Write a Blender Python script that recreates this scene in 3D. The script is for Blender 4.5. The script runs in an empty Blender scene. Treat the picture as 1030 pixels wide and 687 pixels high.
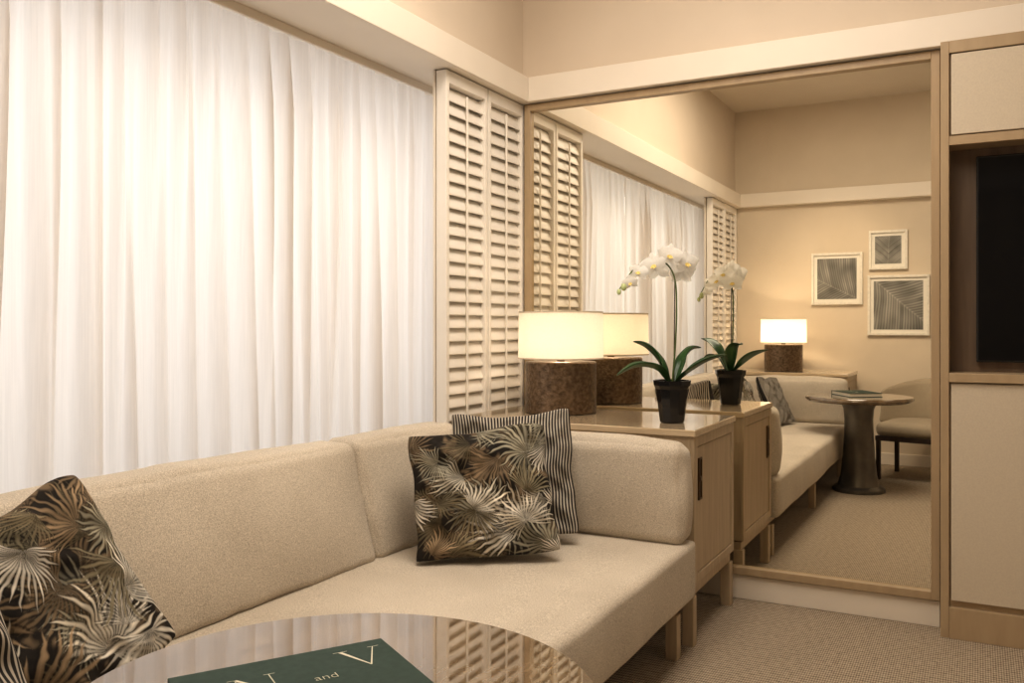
import bpy, bmesh, math, random
import numpy as np
from mathutils import Vector, Matrix, noise
random.seed(4)
S = bpy.context.scene
C = S.collection
try:
    S.view_settings.view_transform = 'Standard'
    S.view_settings.look = 'None'
    S.view_settings.exposure = 0.20
    S.view_settings.gamma = 0.87
except Exception: pass

# ------------------------------------------------------------ materials
def mat(name, col, rough=0.6, metal=0.0, spec=0.5, **kw):
    m = bpy.data.materials.new(name); m.use_nodes = True
    b = m.node_tree.nodes['Principled BSDF']
    b.inputs['Base Color'].default_value = (*col, 1)
    b.inputs['Roughness'].default_value = rough
    b.inputs['Metallic'].default_value = metal
    b.inputs['Specular IOR Level'].default_value = spec
    for k, v in kw.items(): b.inputs[k].default_value = v
    return m
def N(m, t, **props):
    n = m.node_tree.nodes.new(t)
    for k, v in props.items(): setattr(n, k, v)
    return n
def L(m, a, b): m.node_tree.links.new(a, b)
def bsdf(m): return m.node_tree.nodes['Principled BSDF']
def coords(m, scale=(1,1,1), kind='Object'):
    tc = N(m, 'ShaderNodeTexCoord'); mp = N(m, 'ShaderNodeMapping')
    mp.inputs['Scale'].default_value = scale
    L(m, tc.outputs[kind], mp.inputs['Vector']); return mp.outputs['Vector']
def ramp(m, fac, stops):
    r = N(m, 'ShaderNodeValToRGB'); e = r.color_ramp.elements
    while len(e) < len(stops): e.new(0.5)
    for i, (p, c) in enumerate(stops):
        e[i].position = p; e[i].color = (*c, 1)
    L(m, fac, r.inputs['Fac']); return r.outputs['Color']
def add_bump(m, h, strength=0.3, dist=0.002):
    b = N(m, 'ShaderNodeBump'); b.inputs['Strength'].default_value = strength
    b.inputs['Distance'].default_value = dist
    L(m, h, b.inputs['Height']); L(m, b.outputs['Normal'], bsdf(m).inputs['Normal'])
def mat_noise(name, c1, c2, scale=(1,1,1), ns=5, detail=4, rough=0.6, bump=0.0, bd=0.002, lo=.35, hi=.65, **kw):
    m = mat(name, c1, rough, **kw)
    v = coords(m, scale); n = N(m, 'ShaderNodeTexNoise')
    n.inputs['Scale'].default_value = ns; n.inputs['Detail'].default_value = detail
    L(m, v, n.inputs['Vector'])
    L(m, ramp(m, n.outputs['Fac'], [(lo, c1), (hi, c2)]), bsdf(m).inputs['Base Color'])
    if bump: add_bump(m, n.outputs['Fac'], bump, bd)
    return m
M = {}
M['wall'] = mat_noise('wall_paint', (.69,.60,.48), (.72,.63,.51), ns=3, rough=.85)
M['upper'] = mat_noise('upper_paint', (.70,.605,.495), (.73,.635,.525), ns=2, rough=.85)
M['ceil'] = mat_noise('ceiling_paint', (.73,.66,.56), (.76,.69,.59), ns=2, rough=.9)
M['trim'] = mat_noise('trim_paint', (.81,.74,.645), (.83,.76,.665), ns=4, rough=.5)
M['white'] = mat_noise('shutter_paint', (.86,.815,.75), (.88,.835,.77), ns=6, rough=.45)
M['oak'] = mat_noise('oak_wood', (.44,.34,.225), (.53,.42,.29), scale=(14,14,1.2), ns=3, detail=6, rough=.42, bump=.08)
M['oakh'] = mat_noise('oak_wood_flat', (.50,.39,.26), (.60,.48,.33), scale=(1.2,14,14), ns=3, detail=6, rough=.12, bump=.01, **{'Coat Weight': .5, 'Coat Roughness': .06})
M['oakframe'] = mat_noise('oak_frame', (.43,.32,.20), (.47,.355,.225), scale=(6,6,1.2), ns=4, detail=5, rough=.4, bump=.03)
M['panel'] = mat_noise('cream_panel', (.62,.54,.43), (.66,.58,.46), scale=(8,8,8), ns=20, rough=.55)
M['dark_oak'] = mat_noise('niche_brown', (.15,.10,.065), (.19,.13,.085), scale=(12,12,1), ns=3, rough=.5)
M['bronze'] = mat('bronze', (.13,.085,.045), .35, .9)
M['darkleg'] = mat_noise('dark_wood', (.03,.018,.012), (.05,.03,.02), scale=(10,10,1), ns=4, rough=.4)
M['black'] = mat_noise('black_gloss', (.008,.008,.009), (.012,.012,.013), ns=4, rough=.12)
M['tv'] = mat_noise('tv_glass', (.003,.003,.004), (.004,.004,.005), ns=4, rough=.08, spec=.2)
M['soil'] = mat_noise('bark_soil', (.04,.025,.015), (.12,.08,.05), ns=60, rough=.95, bump=.8, bd=.01)
M['mirror'] = mat('mirror_silver', (.94,.905,.81), .0, 1.0)
M['pewter'] = mat_noise('pewter', (.14,.13,.115), (.20,.185,.165), ns=8, rough=.28, metal=.85)
M['paper'] = mat_noise('paper', (.75,.70,.60), (.80,.76,.66), scale=(1,1,60), ns=10, rough=.8)
M['bookgreen'] = mat_noise('book_cloth', (.018,.044,.032), (.026,.056,.042), ns=90, rough=.55, spec=.3)
M['gold'] = mat('title_ivory', (.72,.68,.55), .5)
M['matboard'] = mat_noise('mat_board', (.80,.77,.70), (.83,.80,.73), ns=30, rough=.8)

def fabric(name, c1, c2, sc=300, bump=.35):
    m = mat(name, c1, .92, spec=.2)
    b = bsdf(m); b.inputs['Sheen Weight'].default_value = .1
    v = coords(m)
    n = N(m, 'ShaderNodeTexNoise'); n.inputs['Scale'].default_value = sc; n.inputs['Detail'].default_value = 3
    L(m, v, n.inputs['Vector'])
    n2 = N(m, 'ShaderNodeTexNoise'); n2.inputs['Scale'].default_value = 3.5; n2.inputs['Detail'].default_value = 2
    L(m, v, n2.inputs['Vector'])
    mx = N(m, 'ShaderNodeMath', operation='MULTIPLY_ADD'); mx.inputs[1].default_value = .25
    L(m, n2.outputs['Fac'], mx.inputs[0]); L(m, n.outputs['Fac'], mx.inputs[2])
    L(m, ramp(m, mx.outputs[0], [(.42, c1), (.80, c2)]), b.inputs['Base Color'])
    add_bump(m, n.outputs['Fac'], bump, .003); return m
M['sofa'] = fabric('sofa_fabric', (.40,.345,.275), (.72,.645,.54), 320, .32)
M['chairf'] = fabric('chair_fabric', (.36,.30,.22), (.48,.41,.31))

# carpet: fine ribbed loops in rows
m = mat('carpet', (.4,.32,.24), .95, spec=.15); v = coords(m, (1,1,1))
mp = N(m, 'ShaderNodeMapping'); mp.inputs['Scale'].default_value = (1.0,.40,1)
L(m, v, mp.inputs['Vector'])
vo = N(m, 'ShaderNodeTexVoronoi'); vo.inputs['Scale'].default_value = 125; vo.inputs['Randomness'].default_value = .03
L(m, mp.outputs[0], vo.inputs['Vector'])
no = N(m, 'ShaderNodeTexNoise'); no.inputs['Scale'].default_value = 50; no.inputs['Detail'].default_value = 2
L(m, v, no.inputs['Vector'])
nh = N(m, 'ShaderNodeMath', operation='MULTIPLY'); nh.inputs[1].default_value = .32; L(m, no.outputs['Fac'], nh.inputs[0])
ad = N(m, 'ShaderNodeMath', operation='MULTIPLY_ADD'); ad.inputs[1].default_value = .9
L(m, vo.outputs['Distance'], ad.inputs[0]); L(m, nh.outputs[0], ad.inputs[2])
L(m, ramp(m, ad.outputs[0], [(.27,(.58,.49,.38)), (.52,(.40,.33,.25)), (.72,(.17,.13,.09))]), bsdf(m).inputs['Base Color'])
inv = N(m, 'ShaderNodeMath', operation='SUBTRACT'); inv.inputs[0].default_value = 1; L(m, ad.outputs[0], inv.inputs[1])
add_bump(m, inv.outputs[0], .8, .006); M['carpet'] = m

# stone table top
m = mat('brown_marble', (.2,.15,.11), .03); v = coords(m, (1.8,.7,1))
n1 = N(m, 'ShaderNodeTexNoise'); n1.inputs['Scale'].default_value = 8; n1.inputs['Detail'].default_value = 12; n1.inputs['Roughness'].default_value = .68; n1.inputs['Distortion'].default_value = .3
L(m, v, n1.inputs['Vector'])
c = ramp(m, n1.outputs['Fac'], [(.25,(.09,.058,.031)), (.46,(.15,.10,.056)), (.56,(.22,.155,.092)), (.75,(.13,.086,.05))])
L(m, c, bsdf(m).inputs['Base Color']); bsdf(m).inputs['IOR'].default_value = 1.85
bsdf(m).inputs['Coat Weight'].default_value = .8; bsdf(m).inputs['Coat Roughness'].default_value = .015
M['marble'] = m

# textured dark bronze
m = mat('textured_bronze', (.24,.165,.105), .32, .92); v = coords(m)
vo = N(m, 'ShaderNodeTexVoronoi'); vo.inputs['Scale'].default_value = 100; L(m, v, vo.inputs['Vector'])
n1 = N(m, 'ShaderNodeTexNoise'); n1.inputs['Scale'].default_value = 60; n1.inputs['Detail'].default_value = 4; L(m, v, n1.inputs['Vector'])
L(m, ramp(m, n1.outputs['Fac'], [(.35,(.13,.095,.065)), (.65,(.26,.19,.13))]), bsdf(m).inputs['Base Color'])
add_bump(m, vo.outputs['Distance'], .60, .004); M['copper'] = m

def cloth(name, col, tr, slub=False):
    m = bpy.data.materials.new(name); m.use_nodes = True
    nt = m.node_tree; nt.nodes.clear()
    out = N(m, 'ShaderNodeOutputMaterial'); d = N(m, 'ShaderNodeBsdfDiffuse'); t = N(m, 'ShaderNodeBsdfTranslucent')
    mx = N(m, 'ShaderNodeMixShader'); mx.inputs[0].default_value = tr
    v = coords(m, (1,1,.02) if slub else (1,1,1)); n = N(m, 'ShaderNodeTexNoise'); n.inputs['Scale'].default_value = 180; L(m, v, n.inputs['Vector'])
    cc = ramp(m, n.outputs['Fac'], [(.3, tuple(x*.94 for x in col)), (.7, col)])
    L(m, cc, d.inputs['Color']); L(m, cc, t.inputs['Color'])
    L(m, d.outputs[0], mx.inputs[1]); L(m, t.outputs[0], mx.inputs[2])
    L(m, mx.outputs[0], out.inputs['Surface']); return m
M['sheer'] = cloth('sheer_linen', (.93,.895,.86), .62, True)
M['shade'] = cloth('lamp_shade_linen', (.95,.91,.83), .55)

def vcol_mat(name, rough=.85, sc=300, bump=.25):
    m = mat(name, (.5,.5,.5), rough, spec=.2)
    a = N(m, 'ShaderNodeVertexColor', layer_name='Col'); L(m, a.outputs['Color'], bsdf(m).inputs['Base Color'])
    v = coords(m); n = N(m, 'ShaderNodeTexNoise'); n.inputs['Scale'].default_value = sc; L(m, v, n.inputs['Vector'])
    add_bump(m, n.outputs['Fac'], bump, .002); return m
M['palm'] = vcol_mat('palm_print_fabric'); M['art'] = vcol_mat('art_print', .5, 50, 0.02)

m = mat('stripe_fabric', (.5,.5,.5), .9, spec=.2)
tc = N(m, 'ShaderNodeUVMap'); sp = N(m, 'ShaderNodeSeparateXYZ'); L(m, tc.outputs[0], sp.inputs[0])
mu = N(m, 'ShaderNodeMath', operation='MULTIPLY'); mu.inputs[1].default_value = 2*math.pi*40; L(m, sp.outputs['X'], mu.inputs[0])
si = N(m, 'ShaderNodeMath', operation='SINE'); L(m, mu.outputs[0], si.inputs[0])
L(m, ramp(m, si.outputs[0], [(.0,(.035,.032,.03)), (.45,(.50,.45,.38))]), bsdf(m).inputs['Base Color'])
M['stripe'] = m

def solid(name, col, rough=.5, ns=40, **kw):
    return mat_noise(name, tuple(x*.9 for x in col), col, ns=ns, rough=rough, **kw)
M['leaf'] = mat_noise('orchid_leaf', (.012,.05,.012), (.03,.10,.025), scale=(1,1,1), ns=12, rough=.3)
M['stem'] = solid('orchid_stem', (.10,.14,.04))
M['petal'] = cloth('orchid_petal', (.95,.94,.91), .35)
M['lip'] = solid('orchid_lip', (.80,.62,.20), .5)
M['bud'] = solid('orchid_bud', (.55,.62,.32), .5)
M['framewhite'] = solid('frame_white', (.82,.78,.70), .4)

# ------------------------------------------------------------ mesh helpers
def link(o, parent=None):
    C.objects.link(o)
    if parent is not None: o.parent = parent
    return o
def obj(name, me, material=None, parent=None, loc=(0,0,0), smooth=False):
    o = bpy.data.objects.new(name, me); o.location = loc
    if material is not None: me.materials.append(material)
    if smooth:
        for p in me.polygons: p.use_smooth = True
    return link(o, parent)
def thing(name, label, cat, loc=(0,0,0), rot=0, group=None):
    e = bpy.data.objects.new(name, None); e.empty_display_size = .1
    e.location = loc; e.rotation_euler = (0,0,rot); C.objects.link(e)
    e['label'] = label; e['category'] = cat
    if group: e['group'] = group
    return e
def tag(o, label, cat, group=None):
    o['label'] = label; o['category'] = cat
    if group: o['group'] = group
    return o
def structure(o): o['kind'] = 'structure'; return o
def bm_box(bm, x0,x1,y0,y1,z0,z1, bevel=0, seg=2):
    r = bmesh.ops.create_cube(bm, size=1)
    vs = r['verts']
    for v in vs:
        v.co = Vector(((x0+x1)/2+v.co.x*(x1-x0), (y0+y1)/2+v.co.y*(y1-y0), (z0+z1)/2+v.co.z*(z1-z0)))
    if bevel:
        es = list({e for v in vs for e in v.link_edges})
        bmesh.ops.bevel(bm, geom=es, offset=bevel, segments=seg, affect='EDGES', profile=.5)
def boxes(name, lst, material, parent=None, bevel=0.0, loc=(0,0,0)):
    bm = bmesh.new()
    for b in lst: bm_box(bm, *b, bevel=bevel)
    me = bpy.data.meshes.new(name); bm.to_mesh(me); bm.free()
    return obj(name, me, material, parent, loc)
def lathe(name, prof, material, parent=None, loc=(0,0,0), seg=64, smooth=True, close=True):
    bm = bmesh.new(); rings = []
    for r, z in prof:
        rings.append([bm.verts.new((r*math.cos(2*math.pi*i/seg), r*math.sin(2*math.pi*i/seg), z)) for i in range(seg)])
    for a, b in zip(rings, rings[1:]):
        for i in range(seg):
            bm.faces.new((a[i], a[(i+1)%seg], b[(i+1)%seg], b[i]))
    if close:
        bm.faces.new(list(reversed(rings[0]))); bm.faces.new(rings[-1])
    bmesh.ops.recalc_face_normals(bm, faces=bm.faces)
    me = bpy.data.meshes.new(name); bm.to_mesh(me); bm.free()
    o = obj(name, me, material, parent, loc)
    if smooth:
        for p in me.polygons: p.use_smooth = True
        try: me.set_sharp_from_angle(angle=math.radians(38))
        except Exception: pass
    return o
def soft_box(name, size, r, puff, material, parent=None, loc=(0,0,0), n=24, fn=None, lump=.009, wrinkle=0.0):
    bm = bmesh.new(); bmesh.ops.create_cube(bm, size=2)
    bmesh.ops.subdivide_edges(bm, edges=bm.edges[:], cuts=n, use_grid_fill=True)
    h = Vector(size)/2; LV = Vector(loc)
    for v in bm.verts:
        u = v.co.copy()
        u = Vector([math.sin(c*math.pi/2)*.5 + c*.5 for c in u])
        p = Vector((u.x*h.x, u.y*h.y, u.z*h.z))
        q = Vector([max(-h[i]+r, min(h[i]-r, p[i])) for i in range(3)])
        d = p-q
        if d.length > 1e-9: p = q + d.normalized()*r
        w = [1-min(1, abs(u[i]))**2 for i in range(3)]
        bulge = Vector((puff[0]*w[1]*w[2]*u.x, puff[1]*w[0]*w[2]*u.y, puff[2]*w[0]*w[1]*u.z))
        p += bulge
        nz = noise.noise(p*4.0+LV*3)*lump
        if wrinkle:
            ed = max(sorted((abs(u.x),abs(u.y),abs(u.z)))[1], 0)
            nz += wrinkle*ed**3*noise.noise(Vector((p.x*9, p.y*22, p.z*9))+LV*5)
        p += p.normalized()*nz
        if fn: p = fn(p, u)
        v.co = p
    bmesh.ops.recalc_face_normals(bm, faces=bm.faces)
    me = bpy.data.meshes.new(name); bm.to_mesh(me); bm.free()
    return obj(name, me, material, parent, loc, smooth=True)
def tube(name, pts, rad, material, parent=None, res=6):
    cu = bpy.data.curves.new(name, 'CURVE'); cu.dimensions = '3D'; cu.bevel_depth = 1.0; cu.bevel_resolution = res
    cu.use_fill_caps = True
    sp = cu.splines.new('POLY'); sp.points.add(len(pts)-1)
    for i, p in enumerate(pts):
        sp.points[i].co = (*p, 1); sp.points[i].radius = rad[i] if isinstance(rad, (list,tuple)) else rad
    t = bpy.data.objects.new('tmp', cu); C.objects.link(t)
    dg = bpy.context.evaluated_depsgraph_get(); dg.update()
    me = bpy.data.meshes.new_from_object(t.evaluated_get(dg)); bpy.data.objects.remove(t)
    me.materials.clear(); me.name = name
    return obj(name, me, material, parent, smooth=True)
def bez(pts, n=24):
    P = [Vector(p) for p in pts]; P = [P[0]*2-P[1]] + P + [P[-1]*2-P[-2]]; out = []
    for i in range(1, len(P)-2):
        for k in range(n):
            t = k/n; a,b,c,d = P[i-1:i+3]
            out.append(.5*((2*b)+(c-a)*t+(2*a-5*b+4*c-d)*t*t+(3*b-a-3*c+d)*t**3))
    out.append(P[-2]); return out

# ------------------------------------------------------------ room shell
structure(boxes('floor', [(-2.6,2.6,-.6,4.1,-.1,0)], M['carpet']))
structure(boxes('ceiling', [(-2.6,2.6,-.6,4.1,3.2,3.3)], M['ceil']))
structure(boxes('wall_north', [(-2.6,2.6,3.9,4.05,0,3.2)], M['upper']))
structure(boxes('wall_south', [(-2.6,2.6,-.62,-.47,0,3.2)], M['wall']))
structure(boxes('wall_east', [(2.5,2.6,-.47,3.9,0,3.2)], M['wall']))
WX = -2.45
structure(boxes('wall_west', [(WX-.12,WX,-.47,3.9,0,.42), (WX-.12,WX,-.47,-.42,.42,2.3), (WX-.12,WX,3.85,3.9,.42,2.3)], M['wall']))
structure(boxes('wall_west_upper', [(-2.57,-2.02,-.47,3.9,2.42,3.2)], M['upper']))
structure(boxes('trim_1', [(-2.57,-1.95,-.47,3.9,2.30,2.42),(-2.236,-2.222,-.45,3.85,2.268,2.302)], M['trim'], bevel=.003))
structure(boxes('trim_2', [(-1.95,2.5,3.82,3.9,2.30,2.42)], M['trim'], bevel=.003))
structure(boxes('trim_3', [(-1.95,2.5,-.47,-.39,2.30,2.42)], M['trim'], bevel=.003))
fr = []
for y in (-.42, 3.80): fr.append((WX-.09,WX-.03,y,y+.05,.42,2.3))
fr += [(WX-.09,WX-.03,-.42,3.85,.42,.47), (WX-.09,WX-.03,-.42,3.85,2.25,2.3)]
structure(boxes('window_1', fr, M['trim']))
structure(boxes('trim_4', [(-2.066,-2.056,3.15,3.9,0,2.298)], M['trim']))
structure(boxes('trim_5', [(-2.066,-2.056,-.47,.41,0,2.298)], M['trim']))
structure(boxes('baseboard_north', [(-2.0,-.137,3.872,3.9,0,.105)], M['trim'], bevel=.003))
structure(boxes('baseboard_south', [(-.9,2.5,-.47,-.452,0,.10)], M['trim'], bevel=.003))

# ------------------------------------------------------------ curtains
def curtain(y0, y1, seed, label, fade_lo=False, fade_hi=False):
    rnd = random.Random(seed)
    bm = bmesh.new(); ny = int((y1-y0)*300); nz = 40
    ph = [rnd.uniform(0,6.28) for _ in range(5)]
    rows = []
    for j in range(nz+1):
        z = .02 + (2.295-.02)*j/nz; row = []
        hz = 1-j/nz
        top = min(1, .50+hz*4.0)
        for i in range(ny+1):
            y = y0+(y1-y0)*i/ny
            a = max(.40, .90+1.2*noise.noise(Vector((y*2.6, hz*.8, seed))))
            arg = y*50+ph[1]+7*noise.noise(Vector((y*2.2, hz*.5, seed+3)))
            x = top*a*.027*math.sin(arg)
            b = max(0, .7+1.5*noise.noise(Vector((y*4.1, hz*1.2, seed+7))))
            x += top*.011*b*math.sin(y*115+ph[4]+6*noise.noise(Vector((y*3, hz*.9, seed+9))))
            x += .010*noise.noise(Vector((y*5, hz*2.2, seed+5)))
            x = max(-.048, min(.048, x))
            dy = top*a*.015*math.cos(arg)
            f = 1
            if fade_hi: f = min(1, (y1-y)/.09)
            if fade_lo: f = min(1, (y-y0)/.09)
            x = x*f + (1-f)*(.006 if fade_hi else -.006); dy *= f
            row.append(bm.verts.new((-2.295+x, y+dy, z)))
        rows.append(row)
    for j in range(nz):
        for i in range(ny):
            bm.faces.new((rows[j][i], rows[j][i+1], rows[j+1][i+1], rows[j+1][i]))
    me = bpy.data.meshes.new('sheer_curtain'); bm.to_mesh(me); bm.free()
    o = obj('sheer_curtain', me, M['sheer'], smooth=True)
    tag(o, label, 'curtain', 'sheer curtains across the window'); return o
curtain(-.43, 1.715, 2, 'white sheer linen curtain with soft folds beside the table', fade_hi=True)
curtain(1.69, 3.80, 7, 'white sheer linen curtain with soft folds behind the sofa', fade_lo=True)

# ------------------------------------------------------------ shutters
def shutter(y0, y1, label):
    e = thing('shutter_panel', label, 'shutter', (-2.025, (y0+y1)/2, 0), group='louvred shutter panels')
    w = (y1-y0)/2-.002; z0, z1 = .01, 2.295; st = .024; hx = .026
    boxes('shutter_frame', [(-hx,hx,-w,-w+st,z0,z1), (-hx,hx,w-st,w,z0,z1), (-hx,hx,-w+st,w-st,z0,z0+.08), (-hx,hx,-w+st,w-st,z1-.055,z1)], M['white'], e, .003)
    bm = bmesh.new(); z = z0+.08+.038; nl = 37; sp = (z1-.055-.038-z)/(nl-1)
    for q in range(nl):
        ring = []
        for s in (-1, 1):
            r = []
            for k in range(12):
                a = 2*math.pi*k/12; lx = .0365*math.cos(a); lz = .0045*math.sin(a)
                th = math.radians(-68)
                r.append(bm.verts.new((lx*math.cos(th)-lz*math.sin(th), s*(w-st), z+lx*math.sin(th)+lz*math.cos(th))))
            ring.append(r)
        for k in range(12):
            bm.faces.new((ring[0][k], ring[0][(k+1)%12], ring[1][(k+1)%12], ring[1][k]))
        z += sp
    bmesh.ops.recalc_face_normals(bm, faces=bm.faces)
    me = bpy.data.meshes.new('louvers'); bm.to_mesh(me); bm.free()
    obj('louvers', me, M['white'], e, smooth=True)
    boxes('tilt_rod', [(.018,.027,-.005,.005,z0+.11,z1-.08)], M['white'], e, .002)
for a, b, l in [(3.15,3.51,'cream louvred wooden shutter panel next to the sheer curtain'),
                (3.515,3.875,'cream louvred wooden shutter panel next to the wall mirror'),
                (-.45,-.03,'cream louvred wooden shutter panel beside the far wall'),
                (-.025,.395,'cream louvred wooden shutter panel by the far curtain end')]:
    shutter(a, b, l)

# ------------------------------------------------------------ mirror
mx0, mx1, mz0, mz1 = -1.99, -.137, .11, 2.295
e = thing('wall_mirror', 'large wall mirror in a slim oak frame above the baseboard', 'mirror', (0,3.9,mz0))
t = .032; d0, d1 = -.045, -.002
h = mz1-mz0
boxes('mirror_frame', [(mx0,mx0+t,d0,d1,0,h),(mx1-t,mx1,d0,d1,0,h),(mx0+t,mx1-t,d0,d1,0,t),(mx0+t,mx1-t,d0,d1,h-t,h)], M['oakframe'], e, .002)
boxes('mirror_glass', [(mx0+t,mx1-t,-.022,-.006,t,h-t)], M['mirror'], e)

# ------------------------------------------------------------ joinery with TV niche
e = thing('tall_cupboard', 'tall oak joinery unit with cream panels and television niche', 'cupboard', (-.132,3.9,0))
W = 1.9; F = -.14
boxes('carcass', [(0,.03,F,-.002,.0,2.297),(W-.03,W,F,-.002,0,2.297),(.03,W-.03,F,-.002,2.25,2.297),(.03,W-.03,F,-.002,1.895,1.93),
                  (.03,W-.03,F-.01,-.002,.985,1.02),(.03,W-.03,F-.004,-.002,0,.12),(.03,W-.03,F+.02,-.002,.12,.985),(.03,W-.03,F+.02,-.002,1.93,2.25)], M['oakframe'], e, .002)
boxes('niche_back', [(.03,W-.03,-.012,-.003,1.02,1.895)], M['dark_oak'], e)
x = .034
for k in range(3):
    w = (W-.068)/3
    boxes('door', [(x+.003,x+w-.003,F+.004,F+.019,.145,.98)], M['panel'], e, .002)
    boxes('upper_panel', [(x+.003,x+w-.003,F+.004,F+.019,1.936,2.246)], M['panel'], e, .002)
    x += w
e = thing('television', 'flat black wall-mounted television inside the cupboard niche', 'television', (.515,3.865,1.06))
boxes('screen_bezel', [(-.525,.525,-.012,.020,0,.80)], M['black'], e, .004)
boxes('screen', [(-.517,.517,-.0135,-.0122,.008,.792)], M['tv'], e)

# ------------------------------------------------------------ sofa
SY0, SY1 = .29, 3.150
e = thing('sofa', 'long beige upholstered sofa with loose back cushions, below the curtained window', 'sofa', (-1.45,(SY0+SY1)/2,0))
ox, oy = -1.45, (SY0+SY1)/2
def loc(x,y,z): return (x-ox, y-oy, z)
soft_box('seat_cushion', (1.05, SY1-SY0, .215), .026, (.008,.004,.010), M['sofa'], e, loc(-1.435,oy,.313), n=40, wrinkle=.004)
boxes('base_frame', [(-.50,.47,-(SY1-SY0)/2+.03,(SY1-SY0)/2-.03,.155,.205)], M['oak'], e, .004)
boxes('backrest_frame', [(-1.985-ox,-1.925-ox,-(SY1-SY0)/2,(SY1-SY0)/2,.19,.72)], M['sofa'], e, .012)
def lean(p, u):
    t = (p.z+.2)/.4
    p.x += -.10*t
    return p
for (a,b) in ((.43,1.06),(1.065,2.35),(2.355,3.005)):
    soft_box('back_cushion', (.155, b-a, .395), .032, (.036,.008,.010), M['sofa'], e, loc(-1.825,(a+b)/2,.614), n=38, fn=lean, lump=.012, wrinkle=.009)
for y in (SY0+.077, SY1-.077):
    soft_box('arm_cushion', (.86, .135, .365), .044, (.014,.022,.014), M['sofa'], e, loc(-1.355,y,.598), n=34, lump=.012, wrinkle=.011)
for x in (-1.9, -.975):
    for y in (SY0+.08, oy, SY1-.09):
        boxes('leg', [(-.022,.022,-.022,.022,0,.16)], M['oak'], e, .003, loc(x,y,0))

# ------------------------------------------------------------ side cabinets
def cabinet(y0, y1, flip, label):
    e = thing('side_cabinet', label, 'cabinet', (-1.455,(y0+y1)/2,0), group='oak side cabinets flanking the sofa')
    hx, hy = .525, (y1-y0)/2
    boxes('cabinet_top', [(-hx,hx,-hy,hy,.785,.812)], M['oakh'], e, .004)
    boxes('body', [(-hx+.01,hx-.022,-hy+.01,hy-.01,.23,.785),
                   (hx-.022,hx-.006,-hy+.01,-hy+.055,.23,.785),(hx-.022,hx-.006,hy-.05,hy-.01,.23,.785),
                   (hx-.022,hx-.006,-hy+.055,hy-.05,.745,.785),(hx-.022,hx-.006,-hy+.055,hy-.05,.23,.265)], M['oak'], e, .002)
    boxes('base_rail', [(-hx+.02,hx-.02,-hy+.02,hy-.02,.185,.222)], M['oak'], e, .002)
    d = boxes('door', [(hx-.0215,hx-.010,-hy+.058,hy-.053,.268,.742)], M['oak'], e, .002)
    s = -1 if not flip else 1
    yh = s*(hy-.088)
    boxes('handle', [(hx-.011,hx-.003,yh-.020,yh-.013,.54,.70),(hx-.011,hx-.003,yh+.013,yh+.020,.54,.70),
                     (hx-.011,hx-.003,yh-.013,yh+.013,.54,.548),(hx-.011,hx-.003,yh-.013,yh+.013,.692,.70),
                     (hx-.011,hx-.007,yh-.013,yh+.013,.548,.692),(hx-.008,hx-.001,yh-.013,yh+.013,.612,.628)], M['bronze'], d, .001)
    for x in (-hx+.035, hx-.032):
        for y in (-hy+.035, hy-.035):
            boxes('leg', [(x-.022,x+.022,y-.022,y+.022,0,.187)], M['oak'], e, .003)
cabinet(3.185, 3.80, False, 'light oak side cabinet carrying lamp and orchid by the mirror')
cabinet(-.37, .25, True, 'light oak side cabinet carrying a lamp near the far wall')

# ------------------------------------------------------------ lamps
def lamp(x, y, z, label, en):
    e = thing('table_lamp', label, 'lamp', (x,y,z), group='matching bronze table lamps')
    lathe('lamp_base', [(.150,0),(.160,.004),(.160,.224),(.155,.230),(.02,.230)], M['copper'], e)
    lathe('lamp_neck', [(.018,.230),(.018,.255),(.012,.26),(.012,.30)], M['bronze'], e, seg=24)
    lathe('lamp_shade', [(.192,.242),(.189,.452)], M['shade'], e, seg=72, close=False)
    lathe('shade_rim', [(.1895,.242),(.1935,.242),(.1935,.248),(.1895,.248),(.1895,.242)], M['panel'], e, seg=72, close=False)
    lathe('shade_rim', [(.1865,.446),(.1905,.446),(.1905,.453),(.1865,.453),(.1865,.446)], M['panel'], e, seg=72, close=False)
    ld = bpy.data.lights.new('lamp_bulb_light', 'POINT'); ld.energy = en; ld.color = (1,.80,.58); ld.shadow_soft_size = .03
    lo = bpy.data.objects.new('lamp_bulb_light', ld); lo.location = (0,0,.305); C.objects.link(lo); lo.parent = e
    return e
lamp(-1.66, 3.575, .812, 'round bronze table lamp with cream drum shade beside the mirror', 2.1)
lamp(-1.50, -.06, .812, 'round bronze table lamp with cream drum shade near framed pictures', 6.0)

# ------------------------------------------------------------ round table + book
TX, TY = -.775, .935
e = thing('round_table', 'round polished brown marble table on a flared pewter pedestal', 'table', (TX,TY,0))
lathe('table_top', [(.33,.652),(.352,.652),(.366,.662),(.373,.672),(.371,.684),(.365,.690)], M['marble'], e, seg=128)
lathe('pedestal', [(.18,0),(.183,.008),(.18,.025),(.165,.035),(.145,.045),(.125,.12),(.112,.25),(.102,.40),(.098,.52),(.105,.60),(.125,.64),(.13,.652)], M['pewter'], e, seg=64)
e = thing('book', 'dark green hardcover book with pale title lettering on the marble table', 'book', (-.795,.901,.6905), math.atan2(.848,.53))
bx, by = .155, .12
boxes('cover', [(-bx,bx,-by,by,0,.003),(-bx,bx,-by,by,.025,.028),(-bx,-bx+.003,-by,by,.003,.025)], M['bookgreen'], e, .0008)
boxes('pages', [(-bx+.0035,bx-.004,-by+.004,by-.004,.0032,.0248)], M['paper'], e)
def poly_letter(polys, h, x, y):
    bm = bmesh.new()
    for P in polys:
        bm.faces.new([bm.verts.new((px*h, py*h, .0002)) for px,py in P])
    bmesh.ops.recalc_face_normals(bm, faces=bm.faces)
    me = bpy.data.meshes.new('title_lettering'); bm.to_mesh(me); bm.free()
    o = obj('title_lettering', me, M['gold'], e, (x,y,.0284)); return o
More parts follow.
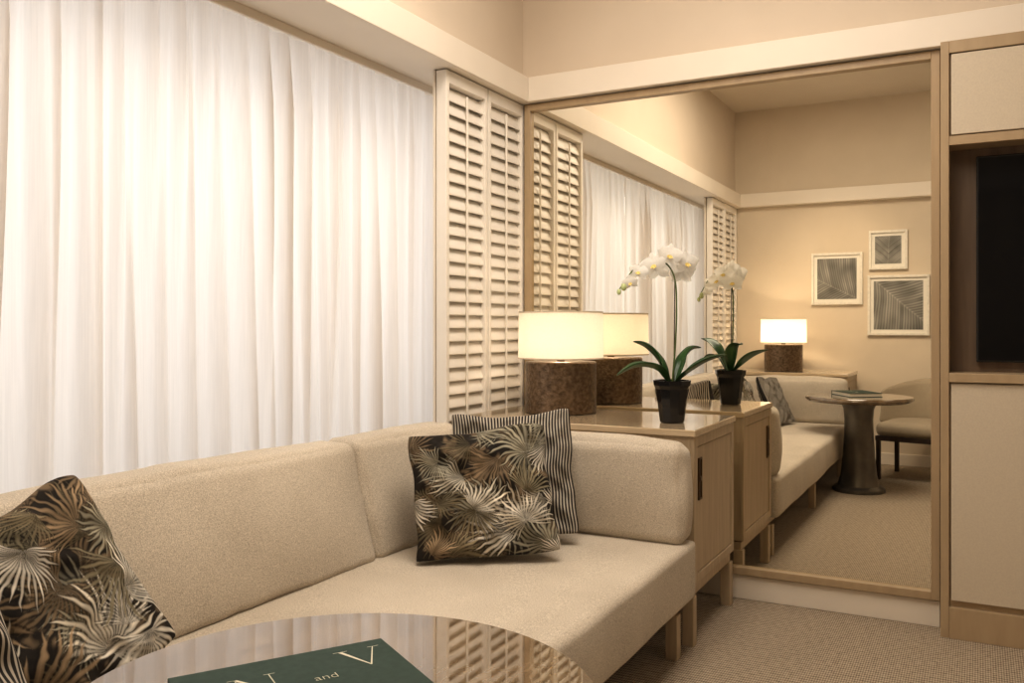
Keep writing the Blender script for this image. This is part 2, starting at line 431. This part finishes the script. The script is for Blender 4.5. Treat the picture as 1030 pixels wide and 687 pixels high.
VP = [[(-.44,.5),(-.34,.5),(.02,-.5),(-.015,-.5)], [(.40,.5),(.375,.5),(-.005,-.44),(.012,-.5)], [(-.54,.5),(-.22,.5),(-.22,.482),(-.54,.482)], [(.26,.5),(.52,.5),(.52,.482),(.26,.482)]]
NP = [[(-.36,-.5),(-.335,-.5),(-.335,.5),(-.36,.5)], [(.335,-.5),(.36,-.5),(.36,.5),(.335,.5)], [(-.40,.5),(-.30,.5),(.36,-.5),(.325,-.5)], [(-.46,-.5),(-.24,-.5),(-.24,-.482),(-.46,-.482)], [(.24,.5),(.48,.5),(.48,.482),(.24,.482)], [(-.5,.5),(-.32,.5),(-.32,.482),(-.5,.482)]]
poly_letter(VP, .066, bx-.050, by-.060)
poly_letter(NP, .066, bx-.210, by-.088)
def text(s, size, x, y, z, parent):
    cu = bpy.data.curves.new('t', 'FONT'); cu.body = s; cu.size = size; cu.offset = -.0005; cu.extrude = .0002; cu.align_x = 'CENTER'; cu.align_y = 'CENTER'
    t = bpy.data.objects.new('tmp', cu); C.objects.link(t); dg = bpy.context.evaluated_depsgraph_get(); dg.update()
    me = bpy.data.meshes.new_from_object(t.evaluated_get(dg)); bpy.data.objects.remove(t); me.materials.clear(); me.name = 'title_lettering'
    return obj('title_lettering', me, M['gold'], parent, (x,y,z))
text('and', .024, bx-.120, by-.104, .0284, e)

# ------------------------------------------------------------ palm painter
def fnoise(n, rng, s):
    k = s+3; g = rng.rand(k, k); c = np.linspace(0, s, n); i = c.astype(int); f = c-i; f = f*f*(3-2*f)
    r = g[i]*(1-f)[:,None]+g[i+1]*f[:,None]
    return r[:,i]*(1-f)[None,:]+r[:,i+1]*f[None,:]
def paint_palm(n, seed, bg, pal, nleaf=26, smin=.16, smax=.36, wash=.45):
    rng = np.random.RandomState(seed)
    yy, xx = np.mgrid[0:n, 0:n]/(n-1.0)
    wx = xx+.05*(fnoise(n,rng,6)-.5)+.014*(fnoise(n,rng,25)-.5); wy = yy+.05*(fnoise(n,rng,6)-.5)+.014*(fnoise(n,rng,25)-.5)
    nb = fnoise(n,rng,10)*.6+fnoise(n,rng,30)*.4
    img = np.array(bg)*(.6+ .8*nb)[...,None]
    wgt = wash*np.clip((nb-.48)*6,0,1)[...,None]; img = img*(1-wgt) + np.array(pal[4])*.9*(.5+nb)[...,None]*wgt
    for k in range(nleaf):
        cx, cy = rng.rand(2)*1.1-.05; R = rng.uniform(smin, smax); a0 = rng.rand()*6.28
        dark = k < nleaf*.4
        span = rng.uniform(2.2, 4.8); nf = int(span*rng.uniform(4.5,6.0))
        ci = (3,4,6,2)[rng.randint(4)] if dark else rng.randint(len(pal))
        col = np.array(pal[ci])*(.75 if dark else 1.0)
        dx, dy = wx-cx, wy-cy; r = np.hypot(dx, dy)
        th = (np.arctan2(dy, dx)-a0 + (r*rng.uniform(-.9,.9))) % (2*np.pi)
        u = th/span*nf; f = np.abs(u-np.floor(u)-.5)*2
        idx = np.clip(np.floor(u).astype(int),0,63)
        lens = R*(.70+.35*rng.rand(64))[idx]*(.65+.35*np.sin(np.clip(th/span,0,1)*np.pi))
        t = r/lens
        wdt = np.where(t < .35, .97, .95*(1-(t-.35)/.65+1e-9).clip(0)**.9)
        mask = (th < span) & (t < 1) & (f < wdt)
        fb = (.60+.50*rng.rand(64))[idx]
        sh = (.40+.70*(1-f)**1.1)*(.35+.75*np.sqrt(np.clip(t,0,1)))*fb*(.7+.75*nb)
        aa = np.clip((wdt-f)*5, 0, 1)*.92*mask
        img = img*(1-aa[...,None]) + (col*sh[...,None])*aa[...,None]
        edge = ((th < span) & (t < .9) & (f > wdt) & (f < wdt+.4))*.55
        img = img*(1-edge[...,None]) + np.array(bg)*.6*edge[...,None]
    return np.clip(img, 0, 1)
PAL = [(.72,.66,.55),(.80,.75,.66),(.30,.26,.17),(.22,.18,.11),(.36,.26,.16),(.62,.57,.47),(.40,.37,.28),(.74,.69,.60)]
def pillow(name, size, thick, material, label, group, loc, rot, img=None, n=150, hs=1.0):
    bm = bmesh.new(); uvl = bm.loops.layers.uv.new('UVMap')
    grids = []
    uvd = {}
    rs = random.Random(len(label)*7+int(loc[1]*100))
    off = Vector((rs.random()*10, rs.random()*10, 0))
    nrm, up = Vector(rot[0]).normalized(), Vector(rot[1])
    xax = up.cross(nrm).normalized(); yax = nrm.cross(xax)
    R = Matrix((xax, yax, nrm)).transposed() @ Matrix.Rotation(math.radians(rot[2]), 3, 'Z')
    Ri = R.inverted(); LV = Vector(loc); SEAT = .4345
    for s in (1, -1):
        g = []
        for j in range(n+1):
            row = []
            for i in range(n+1):
                u = 2*i/n-1; v = 2*j/n-1
                if s == -1 and (i in (0,n) or j in (0,n)):
                    row.append(grids[0][j][i]); continue
                x = size/2*u*(1-.075*(1-v*v)); y = hs*size/2*v*(1-.075*(1-u*u))
                x += .012*noise.noise(Vector((v*2,u*.5,1))+off); y += .014*noise.noise(Vector((u*2,v*.5,5))+off)
                cc = (abs(u)*abs(v))**6; x *= 1-.06*cc; y *= 1-.06*cc
                pr = max(0,(1-u*u)*(1-v*v))
                z = s*thick/2*pr**.38
                z += s*.022*noise.noise(Vector((u*2.2, v*2.2, s*3))+off)*min(1,pr*4)
                cr = noise.noise(Vector(((u+v)*4, (u-v)*1.3, s))+off)+noise.noise(Vector(((u-v)*4, (u+v)*1.3, s*2))+off)
                z += s*.012*cr*min(1,pr*5)
                z += .03*(u*u+v*v-.7)*.6
                P = R @ Vector((x,y,z)) + LV
                if P.z < SEAT+.02:
                    k = (SEAT+.02-P.z); P.z = SEAT + .02*math.exp(-k/.02)
                p = Ri @ (P-LV)
                vert = bm.verts.new(p); uvd[vert] = (i/n, j/n); row.append(vert)
            g.append(row)
        grids.append(g)
        for j in range(n):
            for i in range(n):
                q = (g[j][i], g[j][i+1], g[j+1][i+1], g[j+1][i])
                bm.faces.new(q if s == 1 else tuple(reversed(q)))
    for f in bm.faces:
        for lp in f.loops: lp[uvl].uv = uvd[lp.vert]
    bm.verts.index_update()
    cols = None
    if img is not None:
        N_ = img.shape[0]-1
        cols = [img[int(round(uvd[v][1]*N_)), int(round(uvd[v][0]*N_))] for v in bm.verts]
    me = bpy.data.meshes.new(name); bm.to_mesh(me); bm.free()
    if cols is not None:
        ca = me.color_attributes.new('Col', 'FLOAT_COLOR', 'POINT')
        arr = np.ones((len(cols),4)); arr[:,:3] = np.array(cols); ca.data.foreach_set('color', arr.ravel())
    o = obj(name, me, material, None, loc, smooth=True)
    o.rotation_mode = 'QUATERNION'; o.rotation_quaternion = R.to_quaternion()
    tag(o, label, 'cushion', group); return o
BG = (.026,.021,.017)
G = 'throw pillows on the sofa'
pillow('throw_pillow', .49, .18, M['palm'], 'square throw pillow with cream and brown palm leaf print', G, (-1.475,2.550,.636), ((.50,-.80,.40),(0,0,1),5), paint_palm(301, 5, BG, PAL, 36, .20,.42), n=300, hs=.93)
pillow('throw_pillow', .46, .11, M['stripe'], 'black and cream striped throw pillow behind the palm pillow', G, (-1.49,2.80,.664), ((.42,-.86,.28),(0,0,1),3))
pillow('throw_pillow', .44, .18, M['palm'], 'palm leaf print throw pillow leaning against the sofa back', G, (-1.60,1.055,.644), ((.85,.0,.42),(0,0,1),17), paint_palm(301, 31, BG, PAL, 36, .20,.42), n=300)
pillow('throw_pillow', .42, .10, M['stripe'], 'black and cream striped throw pillow beside the palm pillow', G, (-1.42,.725,.610), ((.85,.12,.42),(0,0,1),4))

# ------------------------------------------------------------ orchid
e = thing('potted_orchid', 'white orchid in a glossy black pot on the oak cabinet', 'plant', (-1.09,3.41,.8125), math.radians(28.1))
lathe('pot', [(.045,0),(.049,.004),(.066,.135),(.074,.15),(.076,.17),(.070,.17),(.066,.15),(.045,.13)], M['black'], e, seg=10, smooth=False)
lathe('soil', [(.0005,.13),(.055,.14),(.066,.150),(.05,.158),(.001,.162)], M['soil'], e, seg=24)
def leaf(pts, width):
    c = bez(pts, 10); bm = bmesh.new(); rows = []
    for i, p in enumerate(c):
        t = i/(len(c)-1); tg = (c[min(i+1,len(c)-1)]-c[max(i-1,0)]).normalized()
        side = tg.cross(Vector((0,0,1)))
        if side.length < .1: side = Vector((0,1,0))
        side.normalize(); up = side.cross(tg).normalized()
        w = width*(math.sin(math.pi*min(1,(t*.93+.07)))**.6)*(.55+.45*math.sin(t*2.4))
        rows.append([bm.verts.new(p+side*w*s+up*w*.45*abs(s)) for s in (-1,-.6,-.15,0,.15,.6,1)])
    for a, b in zip(rows, rows[1:]):
        for k in range(6): bm.faces.new((a[k],a[k+1],b[k+1],b[k]))
    me = bpy.data.meshes.new('leaf'); bm.to_mesh(me); bm.free()
    o = obj('leaf', me, M['leaf'], e, smooth=True)
    md = o.modifiers.new('s', 'SOLIDIFY'); md.thickness = .002
leaf([(-.01,0,.155),(-.07,-.03,.215),(-.15,-.04,.225),(-.23,-.04,.19)], .046)
leaf([(-.01,.01,.155),(-.05,.03,.245),(-.10,.04,.30),(-.15,.05,.325)], .048)
leaf([(.01,0,.155),(.06,-.02,.20),(.13,-.03,.245),(.21,-.03,.275)], .042)
leaf([(.01,.01,.155),(.05,.05,.24),(.09,.06,.29),(.13,.06,.30)], .036)
stem = bez([(0,0,.15),(.012,0,.30),(.018,0,.45),(.012,0,.57),(-.02,0,.635),(-.08,0,.655),(-.14,0,.63),(-.19,0,.57),(-.215,0,.53)], 10)
tube('stem', stem, [.0036-.0015*i/len(stem) for i in range(len(stem))], M['stem'], e)
tube('support_stake', [(.008,.006,.14),(.012,.006,.58)], .0022, M['darkleg'], e)
def petal(bm, ang, ln, wd, cup, z0, mi):
    n = 8; rows = []
    for i in range(n+1):
        t = i/n; w = wd*math.sin(math.pi*(.06+.94*t)**.8)**.7 if t < 1 else .001
        w = max(w, .0012)
        row = []
        for s in (-1,-.5,0,.5,1):
            px, py = s*w, t*ln; pz = z0+cup*t*t*ln - .25*w*abs(s)**2
            x = px*math.cos(ang)-py*math.sin(ang); y = px*math.sin(ang)+py*math.cos(ang)
            row.append(bm.verts.new((x,y,pz)))
        rows.append(row)
    for a, b in zip(rows, rows[1:]):
        for k in range(4):
            f = bm.faces.new((a[k],a[k+1],b[k+1],b[k])); f.material_index = mi; f.smooth = True
def flower(x, y, z, size, nrm, roll):
    bm = bmesh.new()
    for a in (0, 2.2, -2.2): petal(bm, a, size*.5, size*.17, -.1, 0, 0)
    for a in (1.35, -1.35): petal(bm, a, size*.52, size*.30, .1, .003, 0)
    me = bpy.data.meshes.new('flower'); bm.to_mesh(me); bm.free()
    o = obj('flower', me, M['petal'], e, (x,y,z)); 
    bm = bmesh.new()
    for a in (3.14, 2.4, -2.4): petal(bm, a, size*.16, size*.05, .7, .004, 0)
    me = bpy.data.meshes.new('flower_lip'); bm.to_mesh(me); bm.free(); obj('flower_lip', me, M['lip'], o)
    q = Vector(nrm).normalized().to_track_quat('Z', 'Y'); o.rotation_mode = 'QUATERNION'
    o.rotation_quaternion = q @ Matrix.Rotation(roll, 3, 'Z').to_quaternion()
for (x,y,z,s,nr,ro) in [(.056,-.01,.640,.105,(.3,-1,.0),.1),(-.015,-.03,.670,.105,(.0,-1,.1),-.2),(-.078,-.02,.632,.105,(-.35,-1,0),.2),
                        (.045,.035,.600,.105,(.5,.8,.1),.0),(-.00,.045,.645,.105,(.3,1,.1),.2),(-.05,.04,.615,.10,(.2,1,.0),-.1),(-.135,-.01,.605,.082,(-.5,-1,.1),-.2),(-.170,-.01,.562,.066,(-.3,-1,-.2),.2)]:
    flower(x,y,z,s,nr,ro)
for x,z,r in ((-.195,.545,.012),(-.214,.525,.009)):
    bm = bmesh.new(); bmesh.ops.create_icosphere(bm, subdivisions=3, radius=r)
    for v in bm.verts: v.co.z *= 1.35
    me = bpy.data.meshes.new('bud'); bm.to_mesh(me); bm.free(); obj('bud', me, M['bud'], e, (x,0,z), smooth=True)

# ------------------------------------------------------------ pictures on the far wall
def blur(img, k=1):
    for _ in range(k):
        img = (img+np.roll(img,1,0)+np.roll(img,-1,0)+np.roll(img,1,1)+np.roll(img,-1,1))/5
    return img
def paint_frond(n, seed, x0, y0, ang):
    rng = np.random.RandomState(seed); yy, xx = np.mgrid[0:n, 0:n]/(n-1.0)
    xx = xx+.04*(fnoise(n,rng,3)-.5); yy = yy+.04*(fnoise(n,rng,3)-.5)
    dx, dy = xx-x0, yy-y0
    a = math.radians(ang); s = dx*math.cos(a)+dy*math.sin(a); d = -dx*math.sin(a)+dy*math.cos(a)
    ph = (s-abs(d)*.9+.25*d*d)*15+.5*fnoise(n,rng,3)
    f = np.abs((ph % 1)-.5)*2; idx = np.floor(ph).astype(int) % 64
    b = (.35+.65*rng.rand(64))[idx]
    v = .10+.24*(1-f)*b*(.4+1.3*fnoise(n,rng,3))+.10*fnoise(n,rng,5)
    v = np.where(np.abs(d) < .014, v+.08, v)
    return blur(np.clip(v[...,None]*np.array([1.0,.97,.88]), 0, 1), 2)
def picture(x0,x1,z0,z1,img,label):
    e = thing('framed_picture', label, 'picture', ((x0+x1)/2,-.468,z0), group='white framed botanical pictures')
    w = (x1-x0)/2; h = z1-z0; t = .022
    boxes('frame', [(-w,-w+t,0,.03,0,h),(w-t,w,0,.03,0,h),(-w+t,w-t,0,.03,0,t),(-w+t,w-t,0,.03,h-t,h)], M['framewhite'], e, .002)
    boxes('mat_board', [(-w+t,w-t,.002,.014,t,h-t)], M['matboard'], e)
    b = .050; n = img.shape[0]-1
    bm = bmesh.new(); g = [[bm.verts.new(((-w+b)+(2*w-2*b)*i/n, .0155, b+(h-2*b)*j/n)) for i in range(n+1)] for j in range(n+1)]
    for j in range(n):
        for i in range(n): bm.faces.new((g[j][i],g[j+1][i],g[j+1][i+1],g[j][i+1]))
    me = bpy.data.meshes.new('print'); bm.to_mesh(me); bm.free()
    ca = me.color_attributes.new('Col', 'FLOAT_COLOR', 'POINT'); arr = np.ones(((n+1)**2,4)); arr[:,:3] = img.reshape(-1,3); ca.data.foreach_set('color', arr.ravel())
    obj('print', me, M['art'], e)
picture(-1.33,-.90,1.39,1.85,paint_frond(121,3,.8,.1,155),'white framed palm frond photograph, square, beside two others')
picture(-.85,-.54,1.69,2.03,paint_frond(111,8,.5,.0,88),'small white framed palm leaf photograph, hung highest')
picture(-.86,-.37,1.12,1.64,paint_frond(131,21,.15,.9,-40),'large white framed dark palm leaf photograph, hung lowest')

# ------------------------------------------------------------ armchair
e = thing('armchair', 'beige upholstered armchair with curved back and dark wooden legs', 'chair', (-.40,.16,0), math.radians(12))
soft_box('seat', (.54,.52,.11), .045, (.006,.010,.02), M['chairf'], e, (0,.02,.395), n=16)
def bend(p, u):
    p.y += 4.0*p.x*p.x; p.y -= .06*(p.z+.17)/.34; p.z -= .8*p.x*p.x*(1 if p.z > 0 else 0); return p
soft_box('backrest', (.60,.075,.34), .034, (.0,.012,.012), M['chairf'], e, (0,-.285,.590), n=20, fn=bend)
boxes('seat_frame', [(-.27,.27,-.24,.27,.305,.342)], M['darkleg'], e, .004)
for x in (-.25,.25):
    for y in (-.22,.25):
        boxes('leg', [(x-.016,x+.016,y-.016,y+.016,0,.31)], M['darkleg'], e, .004)

# ------------------------------------------------------------ lights
w = bpy.data.worlds.new('World'); S.world = w; w.use_nodes = True
bg = w.node_tree.nodes['Background']; bg.inputs[0].default_value = (1,.98,.97,1); bg.inputs[1].default_value = .3
def area(name, loc, target, sx, sy, e, col):
    ld = bpy.data.lights.new(name, 'AREA'); ld.shape = 'RECTANGLE'; ld.size = sx; ld.size_y = sy; ld.energy = e; ld.color = col
    o = bpy.data.objects.new(name, ld); o.location = loc
    o.rotation_euler = (Vector(target)-Vector(loc)).to_track_quat('-Z', 'Y').to_euler(); C.objects.link(o); return o
area('daylight', (-3.3,1.7,1.95), (-2,1.7,1.80), 6.2, 2.4, 61, (1,.965,.94))
area('ceiling_fill', (-.85,2.0,3.17), (-.85,2.001,0), 1.2, 2.0, 58, (1,.90,.78))  # added fill without a fixture, brightens seat tops more than front faces
area('ceiling_fill', (1.4,1.2,3.15), (.2,1.6,.5), 1.4, 1.0, 12, (1,.88,.73))  # weaker added fill, no fixture behind it, tilted into the room
def spot(loc, target, e, ang, col=(1,.80,.56)):
    ld = bpy.data.lights.new('downlight', 'SPOT'); ld.energy = e; ld.spot_size = math.radians(ang); ld.spot_blend = 1; ld.color = col; ld.shadow_soft_size = .06
    o = bpy.data.objects.new('downlight', ld); o.location = loc
    o.rotation_euler = (Vector(target)-Vector(loc)).to_track_quat('-Z', 'Y').to_euler(); C.objects.link(o)
spot((-1.0,1.4,3.1), (-1.1,-.47,1.2), 80, 50)
spot((-.6,1.6,2.6), (-1.95,3.4,1.3), 26, 50)

# ------------------------------------------------------------ camera
cd = bpy.data.cameras.new('camera'); cam = bpy.data.objects.new('camera', cd); C.objects.link(cam)
cd.sensor_width = 36; cd.lens = 36*880/1030; cd.shift_y = -15.5/1030; cd.clip_start = .02
cam.location = (0,0,1.2); cam.rotation_euler = (math.radians(90),0,math.radians(28.1))
S.camera = cam
